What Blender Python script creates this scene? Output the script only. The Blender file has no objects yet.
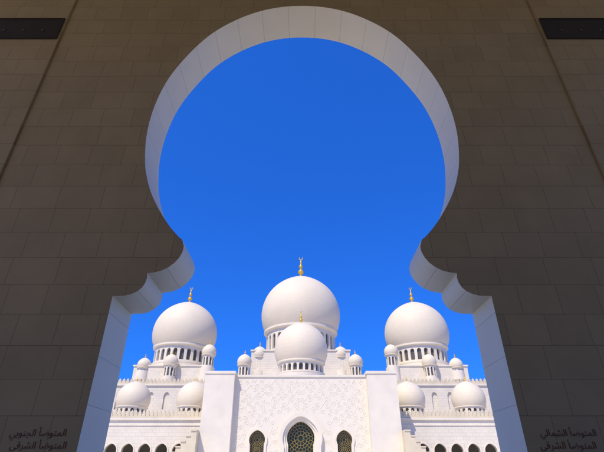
import bpy, bmesh, math, random
from mathutils import Vector
random.seed(7)
S = bpy.context.scene
COL = S.collection
R_ = math.radians
EYE = 1.6
F = 430.0
TH = R_(30)

def zr(py, Y):            # height (absolute) seen at photo row py on the plane at distance Y
    return EYE + Y*math.tan(TH + math.atan((226-py)/F))
def xr(px, py, Y):
    z = zr(py, Y)-EYE
    return (px-302)*(Y*math.cos(TH)+z*math.sin(TH))/F

# ------------------------------------------------------------------ materials
def newmat(name):
    m = bpy.data.materials.new(name); m.use_nodes = True
    nt = m.node_tree; b = nt.nodes['Principled BSDF']
    return m, nt, b
def N(nt, t, **kw):
    n = nt.nodes.new(t)
    for k, v in kw.items(): setattr(n, k, v)
    return n
def mixc(nt, fac, a, b, mode='MIX'):
    n = N(nt, 'ShaderNodeMix', data_type='RGBA', blend_type=mode)
    for sock, v in ((n.inputs[0], fac), (n.inputs[6], a), (n.inputs[7], b)):
        if hasattr(v, 'is_linked'): nt.links.new(v, sock)
        elif isinstance(v, tuple): sock.default_value = (*v, 1) if len(v) == 3 else v
        else: sock.default_value = v
    return n.outputs[2]

def marble(name, c1=(.81,.74,.605), c2=(.74,.675,.555), scale=.35, rough=.5, brick=None, uv=False, mortar=(.5,.46,.38), bump=.02, tint=.94):
    m, nt, b = newmat(name)
    tc = N(nt, 'ShaderNodeTexCoord')
    no = N(nt, 'ShaderNodeTexNoise'); no.inputs['Scale'].default_value = scale; no.inputs['Detail'].default_value = 8
    nt.links.new(tc.outputs['Object'], no.inputs['Vector'])
    rp = N(nt, 'ShaderNodeMapRange'); rp.inputs[1].default_value = .35; rp.inputs[2].default_value = .7
    nt.links.new(no.outputs[0], rp.inputs[0])
    col = mixc(nt, rp.outputs[0], c1, c2)
    if brick:
        w, h, ms, off = brick
        br = N(nt, 'ShaderNodeTexBrick'); br.offset = off
        br.inputs['Scale'].default_value = 1; br.inputs['Mortar Size'].default_value = ms
        br.inputs['Brick Width'].default_value = w; br.inputs['Row Height'].default_value = h
        br.inputs['Color1'].default_value = (1,1,1,1); br.inputs['Color2'].default_value = (tint,tint,tint,1)
        br.inputs['Mortar'].default_value = (*[a/b_ for a, b_ in zip(mortar, c1)], 1)
        br.inputs['Mortar Smooth'].default_value = .2
        if uv: nt.links.new(tc.outputs['UV'], br.inputs['Vector'])
        else:
            sp = N(nt, 'ShaderNodeSeparateXYZ'); cb = N(nt, 'ShaderNodeCombineXYZ')
            nt.links.new(tc.outputs['Object'], sp.inputs[0])
            nt.links.new(sp.outputs[0], cb.inputs[0]); nt.links.new(sp.outputs[2], cb.inputs[1])
            nt.links.new(cb.outputs[0], br.inputs['Vector'])
        col = mixc(nt, 1.0, col, br.outputs['Color'], 'MULTIPLY')
    nt.links.new(col, b.inputs['Base Color'])
    b.inputs['Roughness'].default_value = rough
    b.inputs['Specular IOR Level'].default_value = .2
    if bump:
        n2 = N(nt, 'ShaderNodeTexNoise'); n2.inputs['Scale'].default_value = scale*12; n2.inputs['Detail'].default_value = 5
        nt.links.new(tc.outputs['Object'], n2.inputs['Vector'])
        bp = N(nt, 'ShaderNodeBump'); bp.inputs['Strength'].default_value = .25; bp.inputs['Distance'].default_value = bump
        nt.links.new(n2.outputs[0], bp.inputs['Height']); nt.links.new(bp.outputs[0], b.inputs['Normal'])
    return m

WHITE = marble('white_marble', brick=(1.6,.8,.02,.5))
PLAIN = marble('plain_white_marble')
PANEL = marble('panel_marble', c1=(.80,.73,.60), c2=(.775,.707,.58), bump=0)
DOME = marble('dome_marble', c1=(.79,.70,.535), c2=(.755,.665,.51), scale=.15, brick=(1.5,1.1,.03,.5), uv=True, mortar=(.715,.635,.485), rough=.55, bump=0, tint=.975)
CREAM = marble('cream_marble', c1=(.72,.63,.45), c2=(.62,.54,.39))
RELIEF = marble('carved_marble', c1=(.80,.73,.60), c2=(.77,.703,.577), scale=.8, bump=0)
SHADED = marble('shade_toned_marble', c1=(.22,.20,.17), c2=(.17,.155,.13))  # white inner wall of the arcades; its shade is put into this dark colour
LINING = marble('arch_marble', c1=(.90,.80,.575), c2=(.86,.76,.55), scale=1.4, brick=(.62,2.0,.0045,0), uv=True, mortar=(.56,.49,.36), bump=.003, tint=.97)
PAVE = marble('courtyard_marble', c1=(.85,.79,.64), c2=(.79,.73,.59))
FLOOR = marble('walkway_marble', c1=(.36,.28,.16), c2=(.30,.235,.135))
SAND = marble('pale_paving', c1=(.5,.44,.34), c2=(.42,.37,.28), scale=.05)
CEIL = marble('ceiling_plaster', c1=(.66,.54,.34), c2=(.60,.49,.31))

def stone():
    m, nt, b = newmat('beige_stone_tile')
    tc = N(nt, 'ShaderNodeTexCoord'); sp = N(nt, 'ShaderNodeSeparateXYZ'); cb = N(nt, 'ShaderNodeCombineXYZ')
    nt.links.new(tc.outputs['Object'], sp.inputs[0])
    nt.links.new(sp.outputs[0], cb.inputs[0]); nt.links.new(sp.outputs[2], cb.inputs[1])
    br = N(nt, 'ShaderNodeTexBrick'); br.offset = .5; br.squash = 1.28; br.squash_frequency = 3
    for k, v in (('Scale',1),('Mortar Size',.0034),('Brick Width',.58),('Row Height',.45),('Mortar Smooth',.2),('Bias',0)):
        br.inputs[k].default_value = v
    br.inputs['Color1'].default_value = (.485,.37,.185,1); br.inputs['Color2'].default_value = (.445,.338,.168,1)
    br.inputs['Mortar'].default_value = (.22,.165,.085,1)
    nt.links.new(cb.outputs[0], br.inputs['Vector'])
    no = N(nt, 'ShaderNodeTexNoise'); no.inputs['Scale'].default_value = 1.1; no.inputs['Detail'].default_value = 9; no.inputs['Roughness'].default_value = .62
    nt.links.new(tc.outputs['Object'], no.inputs['Vector'])
    rp = N(nt, 'ShaderNodeMapRange'); rp.inputs[1].default_value = .3; rp.inputs[2].default_value = .7; rp.inputs[3].default_value = .91; rp.inputs[4].default_value = 1.06
    nt.links.new(no.outputs[0], rp.inputs[0])
    cc = N(nt, 'ShaderNodeCombineColor')
    for i in range(3): nt.links.new(rp.outputs[0], cc.inputs[i])
    col = mixc(nt, 1.0, br.outputs['Color'], cc.outputs[0], 'MULTIPLY')
    nt.links.new(col, b.inputs['Base Color']); b.inputs['Roughness'].default_value = .7
    b.inputs['Specular IOR Level'].default_value = .15
    return m
STONE = stone()

def simple(name, c, rough=.5, metal=0, var=.15, scale=3):
    m, nt, b = newmat(name)
    tc = N(nt, 'ShaderNodeTexCoord'); no = N(nt, 'ShaderNodeTexNoise'); no.inputs['Scale'].default_value = scale
    nt.links.new(tc.outputs['Object'], no.inputs['Vector'])
    nt.links.new(mixc(nt, no.outputs[0], tuple(x*(1+var) for x in c), tuple(x*(1-var) for x in c)), b.inputs['Base Color'])
    b.inputs['Roughness'].default_value = rough; b.inputs['Metallic'].default_value = metal
    return m
GOLD = simple('gilded_metal', (.80,.50,.06), .35, .4)
LATT = simple('gilded_lattice', (.36,.25,.07), .45, .2)
GLASS = simple('dark_green_glass', (.016,.036,.013), .3, var=.5, scale=1.5)
WINDOW = simple('dark_window_glass', (.11,.10,.08), .4)  # dark grey-brown glass of the drum windows
BLACK = simple('black_metal', (.040,.030,.018), .85)
BRONZE = simple('reddish_bronze_letters', (.15,.045,.012), .5)
LENS = simple('lamp_lens', (.13,.105,.07), .4)

# ------------------------------------------------------------------ mesh helper
class MB:
    def __init__(s): s.v = []; s.f = []; s.uv = []; s.sm = []
    def add(s, p): s.v.append(Vector(p)); return len(s.v)-1
    def face(s, pts, uv=None, sm=False):
        s.f.append([s.add(p) for p in pts]); s.uv.append(uv); s.sm.append(sm)
    def iface(s, idx, uv=None, sm=False):
        s.f.append(list(idx)); s.uv.append(uv); s.sm.append(sm)
    def box(s, x0, x1, y0, y1, z0, z1):
        c = [(x0,y0,z0),(x1,y0,z0),(x1,y1,z0),(x0,y1,z0),(x0,y0,z1),(x1,y0,z1),(x1,y1,z1),(x0,y1,z1)]
        i = [s.add(p) for p in c]
        for q in ((3,2,1,0),(4,5,6,7),(0,1,5,4),(1,2,6,5),(2,3,7,6),(3,0,4,7)): s.iface([i[k] for k in q])
    def prism(s, poly, y0, y1, fx=None):   # polygon in x,z extruded along y
        a = [s.add((x,y0,z)) for x, z in poly]; b = [s.add((x,y1,z)) for x, z in poly]
        s.iface(a); s.iface(b[::-1]); n = len(poly)
        for i in range(n): s.iface((a[i], b[i], b[(i+1)%n], a[(i+1)%n]))
    def lathe(s, prof, c, seg=48, uvs=True):
        cx, cy = c; L = [0]
        for a, b in zip(prof, prof[1:]): L.append(L[-1]+math.dist(a, b))
        Rm = max(p[0] for p in prof)
        rows = []
        for r, z in prof:
            rows.append([s.add((cx+r*math.sin(2*math.pi*k/seg), cy-r*math.cos(2*math.pi*k/seg), z)) for k in range(seg)])
        C = max(1, round(2*math.pi*Rm/1.5))*1.5
        for j in range(len(prof)-1):
            for k in range(seg):
                k2 = (k+1) % seg
                u0, u1 = C*k/seg, C*(k+1)/seg
                q = [rows[j][k], rows[j][k2], rows[j+1][k2], rows[j+1][k]]
                s.iface(q, [(u0,L[j]),(u1,L[j]),(u1,L[j+1]),(u0,L[j+1])], True)
    def build(s, name, mat, parent=None, org=None, label=None):
        if org is None: org = parent['_org'] if parent is not None and '_org' in parent else (0,0,0)
        o_ = Vector(org)
        me = bpy.data.meshes.new(name)
        me.from_pydata([v-o_ for v in s.v], [], s.f)
        me.materials.append(mat)
        if any(s.uv):
            ul = me.uv_layers.new(name='UVMap')
            for p in me.polygons:
                u = s.uv[p.index]
                if u:
                    for k, li in enumerate(p.loop_indices): ul.data[li].uv = u[k]
        for p in me.polygons: p.use_smooth = s.sm[p.index]
        me.update()
        if any(s.sm): me.set_sharp_from_angle(angle=R_(32))
        o = bpy.data.objects.new(name, me); COL.objects.link(o)
        if parent is not None:
            o.parent = parent
            if '_org' in parent: o['_org'] = parent['_org']
        else: o.location = org
        if label: o['label'] = label
        return o

def thing(name, label, cat, loc, group=None):
    o = bpy.data.objects.new(name, None); COL.objects.link(o); o.location = loc
    o['label'] = label; o['category'] = cat; o['_org'] = list(loc)
    if group: o['group'] = group
    return o
def struct(o, label, cat):
    o['kind'] = 'structure'; o['label'] = label; o['category'] = cat; return o

# ------------------------------------------------------------------ arch helpers
def horseshoe(rc, zc, hw, z0, n=14, tip=0.0):
    t0 = -math.acos(hw/rc); out = [(-hw, z0)]
    for i in range(n+1):
        t = t0+(math.pi/2-t0)*i/n
        out.append((-rc*math.cos(t) if i < n else 0.0, zc+rc*math.sin(t)+tip*max(0, math.sin(t))**10))
    return out
def pointed(hw, z0, zs, za, n=7):
    out = [(-hw, z0)]
    for i in range(n+1):
        t = i/n*math.pi/2
        out.append((-hw*math.cos(t) if i < n else 0.0, zs+(za-zs)*math.sin(t)))
    return out
def full(left): return left + [(-x, z) for x, z in left[-2::-1]]

def panel(mb, mp, x0, x1, z0, z1, cx, left, depth, nx=3):
    for sgn, xe in ((1, x0), (-1, x1)):
        poly = [(cx+(xe-cx)*i/nx, z1) for i in range(nx+1)] + [(xe+(cx-xe)*i/nx, z0) for i in range(nx+1)]
        inner = [(cx+sgn*x, z) for x, z in left]
        if left[0][1] > z0+1e-6: poly.append((cx, left[0][1]))
        else: poly.pop()
        poly += inner
        pts = [mp(x, z, 0) for x, z in poly]
        mb.face(pts if sgn == 1 else pts[::-1])
    loop = [(cx+x, z) for x, z in full(left)]
    n = len(loop)
    for i in range(n):
        a, b = loop[i], loop[(i+1) % n]
        mb.face([mp(*a, 0), mp(*b, 0), mp(*b, depth), mp(*a, depth)])
def pane(mp, cx, left, depth):
    mb = MB(); mb.face([mp(cx+x, z, depth) for x, z in full(left)]); return mb
def ring(mb, cx, inner, outer, yf, yb):       # arch moulding; same point count
    a, b = full(inner), full(outer)
    for i in range(len(a)-1):
        p = [(cx+a[i][0], a[i][1]), (cx+a[i+1][0], a[i+1][1]), (cx+b[i+1][0], b[i+1][1]), (cx+b[i][0], b[i][1])]
        mb.face([(x, yf, z) for x, z in p])
        mb.face([(p[3][0],yf,p[3][1]),(p[2][0],yf,p[2][1]),(p[2][0],yb,p[2][1]),(p[3][0],yb,p[3][1])])
        mb.face([(p[0][0],yf,p[0][1]),(p[1][0],yf,p[1][1]),(p[1][0],yb,p[1][1]),(p[0][0],yb,p[0][1])])
def inside(x, z, poly):
    r = False; j = len(poly)-1
    for i in range(len(poly)):
        (xi, zi), (xj, zj) = poly[i], poly[j]
        if (zi > z) != (zj > z) and x < (xj-xi)*(z-zi)/(zj-zi)+xi: r = not r
        j = i
    return r
def bar(mb, a, b, y, w):
    d = Vector((b[0]-a[0], b[1]-a[1]))
    if d.length < 1e-6: return
    d.normalize(); n = Vector((-d.y, d.x))*w/2
    c = [(a[0]+n.x, a[1]+n.y), (b[0]+n.x, b[1]+n.y), (b[0]-n.x, b[1]-n.y), (a[0]-n.x, a[1]-n.y)]
    mb.face([(x, y, z) for x, z in c])
    for i in range(4):
        p, q = c[i], c[(i+1) % 4]
        mb.face([(p[0],y,p[1]),(q[0],y,q[1]),(q[0],y+.08,q[1]),(p[0],y+.08,p[1])])
def lattice(cx, left, y, cell, w, zc):
    # rosette tracery: concentric petals round the arch centre, with a web of fine circles
    mb = MB(); poly = [(cx+x, z) for x, z in full(left)]
    xs = [p[0] for p in poly]; zs = [p[1] for p in poly]
    def seg(a, b, yy, ww=w):
        n = max(1, int(math.dist(a, b)/.15))
        for i in range(n):
            p = (a[0]+(b[0]-a[0])*i/n, a[1]+(b[1]-a[1])*i/n); q = (a[0]+(b[0]-a[0])*(i+1)/n, a[1]+(b[1]-a[1])*(i+1)/n)
            if inside((p[0]+q[0])/2, (p[1]+q[1])/2, poly): bar(mb, p, q, yy, ww)
    def circ(c, r, yy, n=14, ww=w):
        pts = [(c[0]+r*math.cos(t*2*math.pi/n), c[1]+r*math.sin(t*2*math.pi/n)) for t in range(n+1)]
        for a, b in zip(pts, pts[1:]): seg(a, b, yy, ww)
    hw = max(xs)-cx
    for k, (fr, n) in enumerate(((.36,10),(.56,16),(.76,20),(.96,26))):
        for j in range(n):
            t = 2*math.pi*(j+.5*(k % 2))/n
            circ((cx+hw*fr*math.cos(t), zc+hw*fr*math.sin(t)), hw*fr*math.pi/n*1.1, y-.004*(j % 3)-.02*k, 9)
    circ((cx, zc), hw*.2, y-.08, 12, w*1.5); circ((cx, zc), hw*.48, y-.085, 24, w*1.3)
    z = zc-hw*1.1; j = 0
    while z > min(zs)-cell:
        for i in range(-9, 10):
            circ((cx+(i+.5*(j % 2))*cell, z), cell*.55, y-.004*((i+j) % 3)-.02*(j % 2), 9)
        z -= cell*.86; j += 1
    for a, b in zip(poly, poly[1:]): bar(mb, a, b, y-.09, w*2.6)
    for fx in (-.33, .33): seg((cx+fx*hw, min(zs)), (cx+fx*hw, zc-hw), y-.085, w*1.6)
    return mb

def merlons(mb, x0, x1, y, z, pitch, h, t=.35):
    mb.box(x0, x1, y-.02, y+t+.02, z, z+h*.22)
    n = int((x1-x0)/pitch)
    w = pitch*.43
    for i in range(n):
        c = x0+(i+.5)*(x1-x0)/n
        P = [(-w,0),(-w,.38),(-.55*w,.42),(-.75*w,.6),(-.55*w,.78),(0,1),(.55*w,.78),(.75*w,.6),(.55*w,.42),(w,.38),(w,0)]
        mb.prism([(c+x, z+h*.221+q*h*.78) for x, q in P], y, y+t)

# ------------------------------------------------------------------ dome with drum, windows, finial
def finial(parent, cx, cy, z0, z1, crescent=True, fat=1.05):
    h = z1-z0
    P = [(.10,-.03),(.12,.02),(.06,.08),(.035,.15),(.11,.23),(.125,.28),(.10,.34),(.035,.41),(.035,.45),(.08,.52),(.085,.55),(.07,.59),(.025,.65),(.02,.69),(.05,.74),(.02,.79),(.014,.86),(.002,.87)]
    mb = MB(); mb.lathe([(r*h*fat, z0+z*h) for r, z in P], (cx, cy), 14)
    if crescent:
        n = 16; R0 = .085*h; zc = z0+.945*h
        for i in range(n):
            q = []
            for k in (i, i+1):
                t = R_(125+290*k/n); w = .035*h*math.sin(math.pi*k/n)+.006*h
                q.append(((R0*math.cos(t), R0*math.sin(t)), ((R0-w)*math.cos(t), (R0-w)*math.sin(t))))
            c = [q[0][0], q[1][0], q[1][1], q[0][1]]
            for y in (-.02*h, .02*h): mb.face([(cx+x, cy+y, zc+z) for x, z in c])
            for e in ((0,1),(2,3)):
                a, b = c[e[0]], c[e[1]]
                mb.face([(cx+a[0],cy-.02*h,zc+a[1]),(cx+b[0],cy-.02*h,zc+b[1]),(cx+b[0],cy+.02*h,zc+b[1]),(cx+a[0],cy+.02*h,zc+a[1])])
    return mb.build('finial', GOLD, parent)

def drum(parent, cx, cy, r, z0, z1, nb, frac=.30, name='drum'):
    mb = MB(); bw = 2*math.pi*r/nb; H = z1-z0
    mp = lambda x, z, d: (cx+(r-d)*math.sin(x/r), cy-(r-d)*math.cos(x/r), z)
    hw = bw*frac
    left = pointed(hw, z0+.16*H, z1-.20*H-hw*1.15, z1-.20*H)
    dep = min(.7, r*.14)
    wins = []
    for k in range(nb):
        c = bw*k
        if math.cos(c/r) > -.25:
            panel(mb, mp, c-bw/2, c+bw/2, z0, z1, c, left, dep)
            wins.append(pane(mp, c, left, dep-.02))
        else:
            mb.face([mp(c-bw/2, z0, 0), mp(c, z0, 0), mp(c+bw/2, z0, 0), mp(c+bw/2, z1, 0), mp(c, z1, 0), mp(c-bw/2, z1, 0)])
    d = mb.build(name, PLAIN, parent)
    return d, wins

def dome(root, name, cx, cy, zc, R, zb, zdrum, nb, fin_top, rd=None, zbase=None, crescent=True, frac=.30, label=None):
    rb = math.sqrt(R*R-(zc-zb)**2)
    rd = rd or rb*.96
    t0 = -math.asin((zc-zb)/R); prof = []
    n = 26
    for i in range(n+1):
        t = t0+(math.pi/2-t0)*i/n
        prof.append((max(R*math.cos(t), .02*R if i == n else 0), zc+R*math.sin(t)+.05*R*max(0, math.sin(t))**14))
    mb = MB(); mb.lathe(prof, (cx, cy), 72)
    d = mb.build(name, DOME, root, label=label)
    cb = MB()
    cb.lathe([(rd-.1,zb-.45*R*.12),(rd+.045*R,zb-.03*R),(rb+.03*R,zb-.025*R),(rb+.03*R,zb+.02*R),(rb-.15*R,zb+.025*R)], (cx,cy), 64)
    cb.lathe([(rd+.03*R,zdrum-.02*R),(rd+.06*R,zdrum),(rd+.06*R,zdrum+.035*R),(rd-.05*R,zdrum+.045*R)], (cx,cy), 64)
    cb.build('cornice', PLAIN, d)
    dr, wins = drum(d, cx, cy, rd, zdrum, zb-.03*R, nb, frac)
    for w in wins: w.build('window', WINDOW, d)
    if zbase is not None:
        bb = MB(); bb.lathe([(rd+.08*R,zbase),(rd+.08*R,zdrum-.02*R),(rd-.1*R,zdrum-.015*R)], (cx,cy), 64)
        bb.build('drum_base', PLAIN, d)
    finial(d, cx, cy, zc+1.045*R, fin_top, crescent)
    return d

# ------------------------------------------------------------------ the setting
g = MB(); g.face([(-4000,-4000,-.05),(4000,-4000,-.05),(4000,4000,-.05),(-4000,4000,-.05)])
struct(g.build('ground', SAND), 'pale paved ground reaching the horizon around the mosque', 'ground')
g = MB(); g.face([(-90,7.2,0),(90,7.2,0),(90,117,0),(-90,117,0)])
struct(g.build('courtyard', PAVE), 'open white marble courtyard between the arch and the mosque', 'courtyard')
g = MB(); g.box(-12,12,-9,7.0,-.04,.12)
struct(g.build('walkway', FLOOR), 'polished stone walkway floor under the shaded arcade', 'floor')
g = MB(); g.box(-12.4,12.4,-9.4,7.0,12.62,12.9)  # out of view, added to keep sky light off the tiled wall
struct(g.build('ceiling', CEIL), 'unseen flat ceiling over the arcade walkway, added to darken the tiled wall', 'ceiling')
g = MB(); g.box(-12.4,12.4,-9.4,-9,0,12.6)  # behind the camera, added to close the walkway against light
struct(g.build('unseen_rear_wall', CEIL), 'unseen plain wall behind the arcade walkway, added to keep it dark', 'wall')

# ------------------------------------------------------------------ near arch wall
Y1, Y2 = 6.0, 6.82
IMG = [(301,6),(270,9),(241,18),(213,33),(190,53),(169,78),(155,105),(147,133),(145,160),(147,178),(152,195),(161,213),(171,228),(182,240)]
prof = []
def cr(p0, p1, p2, p3, t):
    return tuple(.5*((2*b)+(-a+c)*t+(2*a-5*b+4*c-d)*t*t+(-a+3*b-3*c+d)*t**3) for a, b, c, d in zip(p0, p1, p2, p3))
pts = [(332,9)]+IMG+[(194,251)]
for i in range(1, len(pts)-2):
    for k in range(5):
        q = cr(pts[i-1], pts[i], pts[i+1], pts[i+2], k/5)
        prof.append((abs(xr(q[0], q[1], Y1)) if (i, k) != (1, 0) else 0.0, zr(q[1], Y1)))
prof.append((.316*Y1, .536*Y1+EYE))
lob = [(.309,.516),(.310,.500),(.316,.484),(.326,.469),(.340,.456),(.356,.447),(.373,.442),(.391,.440),
       (.389,.428),(.391,.414),(.397,.401),(.407,.391),(.420,.384),(.436,.380),(.465,.379)]
prof += [(x*Y1, z*Y1+EYE) for x, z in lob]
prof.append((.465*Y1, 1.7)); prof.append((.465*Y1, .12))
right = prof; left_ = [(-x, z) for x, z in prof]
outline = left_[::-1] + right[1:]          # left foot -> apex -> right foot
wall = thing('arch_wall', 'shaded beige stone tiled wall pierced by a large horseshoe arch framing the mosque', 'wall', (0, Y1, 0))
mb = MB()
poly = outline + [(12, .12), (12, 12.6), (-12, 12.6), (-12, .12)]
mb.face([(x, Y1, z) for x, z in poly])
mb.build('tiled_face', STONE, wall)
mb = MB(); mb.face([(x, Y2, z) for x, z in poly])
for x in (-12, 12): mb.face([(x,Y1,.12),(x,Y2,.12),(x,Y2,12.6),(x,Y1,12.6)])
mb.build('outer_face', WHITE, wall)
mb = MB()
ia = [mb.add((x, Y1, z)) for x, z in outline]; ib = [mb.add((x, Y2, z)) for x, z in outline]
acc = [0]
for a, b in zip(outline, outline[1:]): acc.append(acc[-1]+math.dist(a, b))
mid = acc[len(acc)//2]
for i in range(len(outline)-1):
    u0, u1 = acc[i]-mid+100*.62+.31, acc[i+1]-mid+100*.62+.31
    mb.iface((ia[i], ia[i+1], ib[i+1], ib[i]), [(u0,.2),(u1,.2),(u1,1.0),(u0,1.0)], True)
mb.build('arch_lining', LINING, wall)
for s in (-1, 1):
    mb = MB(); a, b = sorted((s*5.2, s*11.9)); mb.box(a, b, Y1-.04, Y1-.003, .13, 12.59)
    mb.build('pilaster', STONE, wall)

# inscriptions beside the arch (two short lines each side)
def glyphs(*words): return ' '.join(''.join(chr(c) for c in reversed(w)) for w in reversed(words))
WUDU = (0xFE8D,0xFEDF,0xFEE4,0xFE98,0xFEEE,0xFEBF,0xFE84)
SOUTH = (0xFE8D,0xFEDF,0xFEA0,0xFEE8,0xFEEE,0xFE91,0xFEF2)
NORTH = (0xFE8D,0xFEDF,0xFEB8,0xFEE4,0xFE8E,0xFEDF,0xFEF2)
EAST = (0xFE8D,0xFEDF,0xFEB8,0xFEAE,0xFED7,0xFEF2)
def inscription(txt, cx, cz, width):
    cu = bpy.data.curves.new('inscription', 'FONT'); cu.body = txt; cu.align_x = 'CENTER'; cu.extrude = .002; cu.offset = -.004
    ob = bpy.data.objects.new('tmp', cu); COL.objects.link(ob)
    dg = bpy.context.evaluated_depsgraph_get(); me = bpy.data.meshes.new_from_object(ob.evaluated_get(dg))
    bpy.data.objects.remove(ob)
    xs = [v.co.x for v in me.vertices]; zs = [v.co.y for v in me.vertices]
    k = width/(max(xs)-min(xs)); mx = (max(xs)+min(xs))/2; mz = (max(zs)+min(zs))/2
    for v in me.vertices:
        x, z, y = v.co.x, v.co.y, v.co.z
        v.co = ((x-mx)*k+cx, -.004-y, (z-mz)*k+cz)
    me.materials.clear(); me.materials.append(BRONZE)
    o = bpy.data.objects.new('inscription', me); COL.objects.link(o); o.parent = wall
for s, px, dirw in ((-1, 38, SOUTH), (1, 568, NORTH)):
    for py, w2 in ((433.5, dirw), (446, EAST)):
        inscription(glyphs(WUDU, w2), xr(px, py, Y1), zr(py, Y1), abs(xr(px+28, py, Y1)-xr(px-28, py, Y1)))

# lighting troughs high on the pilasters
for s, side in ((-1, 'left'), (1, 'right')):
    x0, x1 = 5.24, 9.5
    z0, z1 = zr(39, Y1-.05), zr(19, Y1-.05)
    t = thing('lighting_trough', f'long black lighting trough high on the {side} pilaster beside the arch', 'lamp', (s*7.4, Y1-.05, z0), 'lighting troughs on the pilasters')
    mb = MB(); a, b = sorted((s*x0, s*x1))
    yb, yf = Y1-.043, Y1-.075
    mb.box(a, b, yf, yb, z1-.02, z1); mb.box(a, b, yf, yb, z0, z0+.02); mb.box(a, b, yb-.01, yb-.001, z0+.021, z1-.021)
    mb.box(a, a+.02, yf+.001, yb-.011, z0+.021, z1-.021); mb.box(b-.02, b, yf+.001, yb-.011, z0+.021, z1-.021)
    mb.build('housing', BLACK, t)
    for k in range(9):
        cx = s*(x0+.38+k*.42); zc = z0+.42*(z1-z0)
        m2 = MB()
        q = [(cx+.045*math.cos(i*math.pi/8), zc+.045*math.sin(i*math.pi/8)) for i in range(16)]
        m2.prism(q, yb-.018, yb-.012); sp = m2.build('spotlight', BLACK, t)
        m3 = MB(); m3.prism([(cx+.022*math.cos(i*math.pi/6), zc+.022*math.sin(i*math.pi/6)) for i in range(12)], yb-.021, yb-.019)
        m3.build('lens', LENS, sp)

# ------------------------------------------------------------------ prayer hall with the great domes
YD = 172
hall = thing('prayer_hall', 'white marble prayer hall behind the portal with three great domes and small corner turrets', 'mosque', (0, 145, 0))
ztop = zr(384, 145)
mb = MB(); flat = lambda y0: (lambda x, z, d: (x, y0+d, z))
nb = 30; bw = 150/nb
for k in range(nb):
    c = -75+bw*(k+.5)
    panel(mb, flat(145), c-bw/2, c+bw/2, 0, ztop, c, pointed(.9, ztop-7.5, ztop-3.8, ztop-2.4), .5)
    mb.face([(c+x, 145.5, z) for x, z in full(pointed(.9, ztop-7.5, ztop-3.8, ztop-2.4))])
mb.face([(-75,145,ztop),(75,145,ztop),(75,205,ztop),(-75,205,ztop)])
for x in (-75, 75): mb.face([(x,145,0),(x,205,0),(x,205,ztop),(x,145,ztop)])
mb.face([(-75,205,0),(75,205,0),(75,205,ztop),(-75,205,ztop)])
mb.build('outer_wall', WHITE, hall)
mb = MB(); mb.box(-75.3,75.3,144.6,145.6,ztop-.5,ztop+.02); mb.build('cornice', PLAIN, hall)
mb = MB(); merlons(mb, -75, 75, 144.8, ztop+.021, 1.25, 1.7); mb.build('parapet', CREAM, hall)

SX = 46.6
def podium(x0, x1, y0, y1, z0, z1):
    mb = MB(); mb.box(x0, x1, y0, y1, z0, z1-.5); mb.box(x0-.3, x1+.3, y0-.3, y1+.3, z1-.499, z1)
    return mb.build('podium', WHITE, hall)
zsd = zr(368, YD)
for s in (-1, 1):
    podium(s*SX-13.4, s*SX+13.4, 159.5, 186, ztop+.01, zsd-1.5)
    dome(hall, 'dome', s*SX, YD, zr(334.5, YD), 12.6, zr(350, YD), zsd, 26, zr(287.5, YD), zbase=zsd-1.52)
zmd = zr(358, YD)
podium(-22, 22, 147, 192, ztop+.012, zr(378,147)+1.0)
podium(-17.5, 17.5, 155, 190, zr(378,147)+1.01, zmd-1)
dome(hall, 'dome', 0, YD, zr(316, YD), 16.1, zr(334, YD), zmd, 30, zr(257.5, YD), zbase=zmd-1.02, label='largest central dome with the tallest gold finial')

def turret(px, py, Y, R, zfoot, nbays=10):
    x, z = xr(px, py, Y), zr(py, Y)
    zb = z-R*.45; h = R*1.75
    pr = MB(); rb = R*.86
    pr.lathe([(rb*1.12, zfoot),(rb*1.12, zb-h),(rb*.8, zb-h+.05)], (x, Y), 32)
    p = pr.build('turret', PLAIN, hall)
    d, wins = drum(p, x, Y, rb*.93, zb-h, zb, nbays, .3, 'turret_drum')
    for w in wins: w.build('window', WINDOW, p)
    t0 = -math.asin(.45); prof = []
    for i in range(15):
        t = t0+(math.pi/2-t0)*i/14
        prof.append((max(R*math.cos(t), .02), z+R*math.sin(t)+.07*R*max(0, math.sin(t))**12))
    m = MB(); m.lathe([(rb*.9,zb-.2),(rb*1.14,zb-.15),(rb*1.14,zb+.05)]+prof, (x, Y), 40); m.build('turret_dome', DOME, p)
    finial(p, x, Y, z+1.05*R, z+1.75*R, False, 1.3)
zA = zsd-1.51
for px, py, Y, R, zf in ((145.5,365,160.5,2.4,zA-2),(172.5,362,158.2,2.6,ztop),(210.5,352,160.5,2.6,ztop),
                         (246,362,150,2.45,ztop),(261,354.5,157,2.65,ztop+4)):
    turret(px, py, Y, R, zf)
    turret(603-px, py, Y, R, zf)

# ------------------------------------------------------------------ entrance portal
YP = 111
por = thing('entrance_portal', 'tall white entrance portal with carved vine panel, gilded door and its own dome', 'portal', (0, YP, 0))
zp = zr(377, YP); zq = zr(371, 109)
zdc = zr(422,YP)-3.4; zwc = zr(430.5,YP)-1.95
door_in = horseshoe(3.2, zdc, 2.9, .06, 18, .35)
win_in = horseshoe(1.85, zwc, 1.6, 2.2, 14, .2)
mb = MB(); W = 16.1; PX = 23.25
panel(mb, flat(YP), -6, 6, 0, zp, 0, door_in, 1.2)
panel(mb, flat(YP), -W, -6, 0, zp, -10.1, win_in, 1.0)
panel(mb, flat(YP), 6, W, 0, zp, 10.1, win_in, 1.0)
mb.build('portal_wall', PANEL, por)
mb = MB(); mb.box(-23.1, 23.1, YP+1.25, 140, .01, zp-.02); mb.build('hall_body', WHITE, por)
mb = MB(); mb.box(-W+.01, W-.01, YP-.25, YP+1.0, zp, zp+.45); mb.build('coping', PLAIN, por)
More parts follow.
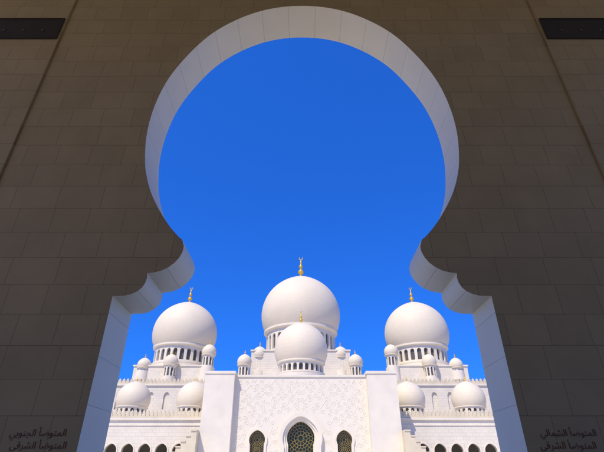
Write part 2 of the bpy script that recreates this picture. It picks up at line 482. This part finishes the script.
for s in (-1, 1):
    mb = MB(); a, b = sorted((s*W, s*PX))
    mb.box(a, b, 109, 119, 0, zq-.6); mb.box(a-.2, b+.2, 108.8, 119.2, zq-.599, zq)
    mb.build('pylon', PLAIN, por)
    # stepped, crow-stepped flank at the foot of the pylon
    mb = MB(); e0 = PX+.02
    for k, (e, zz) in enumerate(((1.3,10.3),(2.3,9.2),(3.3,8.1),(4.3,7.0),(5.2,5.9))):
        a, b = sorted((s*e0, s*(PX+e))); mb.box(a, b, 106.5, 111.5, 0, zz-.25)
        a2, b2 = sorted((s*(e0+.003), s*(PX+e+.14))); mb.box(a2, b2, 106.32, 111.6, zz-.249, zz)
        e0 = PX+e+.003
    mb.build('stepped_buttress', CREAM, por)
    wd = MB()
    outer = horseshoe(2.4, zwc, 2.15, 2.2, 14, .3)
    ring(wd, s*10.1, win_in, outer, YP-.3, YP-.001)
    wn = wd.build('window', PLAIN, por)
    pane(flat(YP), s*10.1, win_in, .9).build('glass', GLASS, wn)
    lattice(s*10.1, win_in, YP+.75, .46, .05, zwc).build('gilded_lattice', LATT, wn)
dr = MB()
o1 = horseshoe(5.0, zdc, 4.65, .06, 18, .45); o2 = horseshoe(4.15, zdc, 3.8, .06, 18, .42); o3 = horseshoe(3.6, zdc, 3.28, .06, 18, .38)
ring(dr, 0, o2, o1, YP-1.0, YP-.001); ring(dr, 0, o3, o2, YP-.55, YP-.002); ring(dr, 0, door_in, o3, YP-.2, YP-.003)
d = dr.build('door', PLAIN, por)
pane(flat(YP), 0, door_in, 1.1).build('glass', GLASS, d)
lattice(0, door_in, YP+.9, .5, .055, zdc).build('gilded_lattice', LATT, d)

# carved arabesque on the portal wall: waving stems with scrolls, flowers and leaves
mb = MB(); rnd = random.Random(3); HS = .9
def ribbon(pts, w0, w1, h):
    h = max(.012, h*HS)
    n = len(pts); rows = []
    for i, (x, z) in enumerate(pts):
        a = pts[max(0, i-1)]; b = pts[min(n-1, i+1)]; dx, dz = b[0]-a[0], b[1]-a[1]; l = math.hypot(dx, dz) or 1
        w = (w0+(w1-w0)*i/(n-1))/2; nx, nz = -dz/l*w, dx/l*w
        rows.append([mb.add((x+nx*1.3, YP-.002, z+nz*1.3)), mb.add((x+nx*.5, YP-h, z+nz*.5)), mb.add((x-nx*.5, YP-h, z-nz*.5)), mb.add((x-nx*1.3, YP-.002, z-nz*1.3))])
    for a, b in zip(rows, rows[1:]):
        for k in range(3): mb.iface((a[k], a[k+1], b[k+1], b[k]))
def leaf(x, z, ang, L, h):
    h = max(.012, h*HS*.8)
    ca, sa = math.cos(ang), math.sin(ang)
    o = [(0,0),(.3*L,.24*L),(.7*L,.18*L),(L,0),(.7*L,-.18*L),(.3*L,-.24*L)]
    c = mb.add((x+.45*L*ca, YP-h, z+.45*L*sa)); e = [mb.add((x+a*ca-b*sa, YP-.002, z+a*sa+b*ca)) for a, b in o]
    for k in range(6): mb.iface((c, e[k], e[(k+1) % 6]))
def free(x, z, m=.9):
    if not (.1 < x < W-.2 and 2.5 < z < zp-.25): return False
    if x < 5.1+m and z < zr(422,YP)+1.9+m*.6: return False
    if abs(x-10.1) < 2.4+m and z < zr(430.5,YP)+.7+m: return False
    return True
# each stem climbs from the foot of the wall with its own bends; scrolls hang in its hollows
NC = 8; pit = (W-.3)/NC
for c in range(NC):
    xc = .15+pit*(c+.5)+rnd.uniform(-.1, .1)
    ph, ph2 = rnd.uniform(0, 6.28), rnd.uniform(0, 6.28); w1, w2 = rnd.uniform(1.7, 2.2), rnd.uniform(.7, 1.1)
    fx = lambda z: xc+pit*(.17*math.sin(w1*z+ph)+.12*math.sin(w2*z+ph2))
    for s in (-1, 1):
        run = []
        for i in range(170):
            z = 3+(zp-3.4)*i/169
            if free(fx(z), z, .15): run.append((s*fx(z), z))
            else:
                if len(run) > 3: ribbon(run, .15, .15, .06)
                run = []
        if len(run) > 3: ribbon(run, .15, .12, .06+.001*c)
    z = 5+rnd.uniform(0, 1); side = rnd.choice((-1, 1))
    while z < zp-.7:
        r = rnd.uniform(.42, .62); x = fx(z)+side*(r+.1); sg = -side; st = 0 if side < 0 else math.pi
        if free(x, z, r*.7):
            for s in (-1, 1):
                pts = []
                for i in range(24):
                    t = i/23; rr = r*(1-.62*t); a = st+sg*t*7.7
                    pts.append((s*(x+rr*math.cos(a)), z+rr*math.sin(a)))
                ribbon(pts, .12, .09, .055)
                for k in range(5): leaf(s*x, z, st+k*1.257, .36*r, .055)
                for k in range(3):
                    a = st+sg*(1.6+k*1.1); lx, lz = x+r*math.cos(a), z+r*math.sin(a)
                    if free(lx, lz, .25): leaf(s*lx, lz, (a+.6) if s > 0 else math.pi-(a+.6), r*.5, .045)
        z += r*1.9; side = -side
mb.build('carved_relief', RELIEF, por)

YF = 128
dome(por, 'dome', 0, YF, zr(350.5, YF), 7.8, zr(364, YF), zr(376, YF), 24, zr(311, YF), zbase=zp-.03, frac=.33)

# ------------------------------------------------------------------ arcades left and right
YA = 116
arcs = []
def arcade(s, side):
    t = thing('arcade', f'long white arcade with small domes on its roof, {side} of the entrance portal', 'arcade', (s*23.4, YA, 0), 'arcade wings beside the portal')
    arcs.append(t)
    zt = zr(418, YA); nb = 12; bw = 4.05; x0 = 23.3; x1 = x0+nb*bw
    left = horseshoe(1.45, zr(443.5,YA)-1.55, 1.25, .06, 12, .12)
    mb = MB()
    for k in range(nb):
        c = s*(x0+bw*(k+.5)); panel(mb, flat(YA), c-bw/2, c+bw/2, 0, zt, c, left, .9)
    a, b = sorted((s*x0, s*x1))
    mb.box(a, b, YA+.02, YA+26, zt-.59, zt-.02)
    mb.build('arcade_wall', WHITE, t)
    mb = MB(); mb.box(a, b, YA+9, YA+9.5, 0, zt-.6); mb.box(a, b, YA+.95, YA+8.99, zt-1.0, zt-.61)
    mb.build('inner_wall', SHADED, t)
    mb = MB()
    outer = horseshoe(1.72, zr(443.5,YA)-1.55, 1.5, .06, 12, .16)
    for k in range(nb): ring(mb, s*(x0+bw*(k+.5)), left, outer, YA-.15, YA-.001)
    mb.box(a, b, YA-.2, YA-.002, zt-1.7, zt-1.45)
    mb.build('arch_moulding', PLAIN, t)
    mb = MB(); mb.box(a, b, YA-.4, YA+.6, zt-.45, zt+.02); mb.build('cornice', PLAIN, t)
    mb = MB(); merlons(mb, a, b, YA-.2, zt+.021, 1.0, zr(410,YA)-zt); mb.build('parapet', CREAM, t)
    for k in range(1, nb+1):
        mb = MB(); c = s*(x0+bw*k)
        mb.lathe([(.42,0),(.42,.25),(.28,.3),(.25,4.9),(.3,5.0),(.45,5.5),(.5,5.6),(.5,5.8),(.1,5.81)], (c, YA-.5), 20); mb.build('column', PLAIN, t)
    yd = 124
    for X in (abs(xr(134.5, 399.5, yd)), abs(xr(194.5, 399.5, yd)), 61.3):
        dome(t, 'dome', s*X, yd, zr(399.5, yd), 4.45, zr(407.5, yd), zr(414, yd), 16, zr(375, yd), zbase=zt-.03, crescent=False, frac=.3)
arcade(-1, 'left'); arcade(1, 'right')
# the mosque's axis lies a little left of the arch's
hall.location.x -= .5; por.location.x -= .3
for t in arcs: t.location.x -= .3

# ------------------------------------------------------------------ light, sky, camera
SE, SA = 55, 213          # elevation, azimuth (from +Y towards +X)
sd = bpy.data.lights.new('sun', 'SUN'); sd.energy = 4.6; sd.angle = R_(.5); sd.color = (1, .89, .69)
so = bpy.data.objects.new('sun', sd); COL.objects.link(so)
v = Vector((math.sin(R_(SA))*math.cos(R_(SE)), math.cos(R_(SA))*math.cos(R_(SE)), math.sin(R_(SE))))
so.rotation_euler = v.to_track_quat('Z', 'Y').to_euler()
w = bpy.data.worlds.new('World'); S.world = w; w.use_nodes = True; nt = w.node_tree
bg = nt.nodes['Background']; sk = nt.nodes.new('ShaderNodeTexSky'); sk.sky_type = 'NISHITA'; sk.sun_disc = False
sk.sun_elevation = R_(SE); sk.sun_rotation = R_(SA); sk.air_density = 1.0; sk.dust_density = .1; sk.ozone_density = 4.0
gm = nt.nodes.new('ShaderNodeGamma'); gm.inputs['Gamma'].default_value = .6
nt.links.new(sk.outputs[0], gm.inputs['Color'])
tint = mixc(nt, 1.0, gm.outputs[0], (.20, 1.12, 3.75), 'MULTIPLY')
nt.links.new(tint, bg.inputs['Color'])
bg.inputs['Strength'].default_value = .1
S.view_settings.view_transform = 'Standard'; S.view_settings.look = 'None'; S.view_settings.exposure = 0
cam = bpy.data.cameras.new('camera'); co = bpy.data.objects.new('camera', cam); COL.objects.link(co)
cam.sensor_width = 36; cam.lens = F/604*36; cam.clip_start = .05; cam.clip_end = 9000
co.location = (0, 0, EYE); co.rotation_euler = (R_(90)+TH, 0, 0)
S.camera = co
for o in bpy.data.objects:
    if '_org' in o: del o['_org']
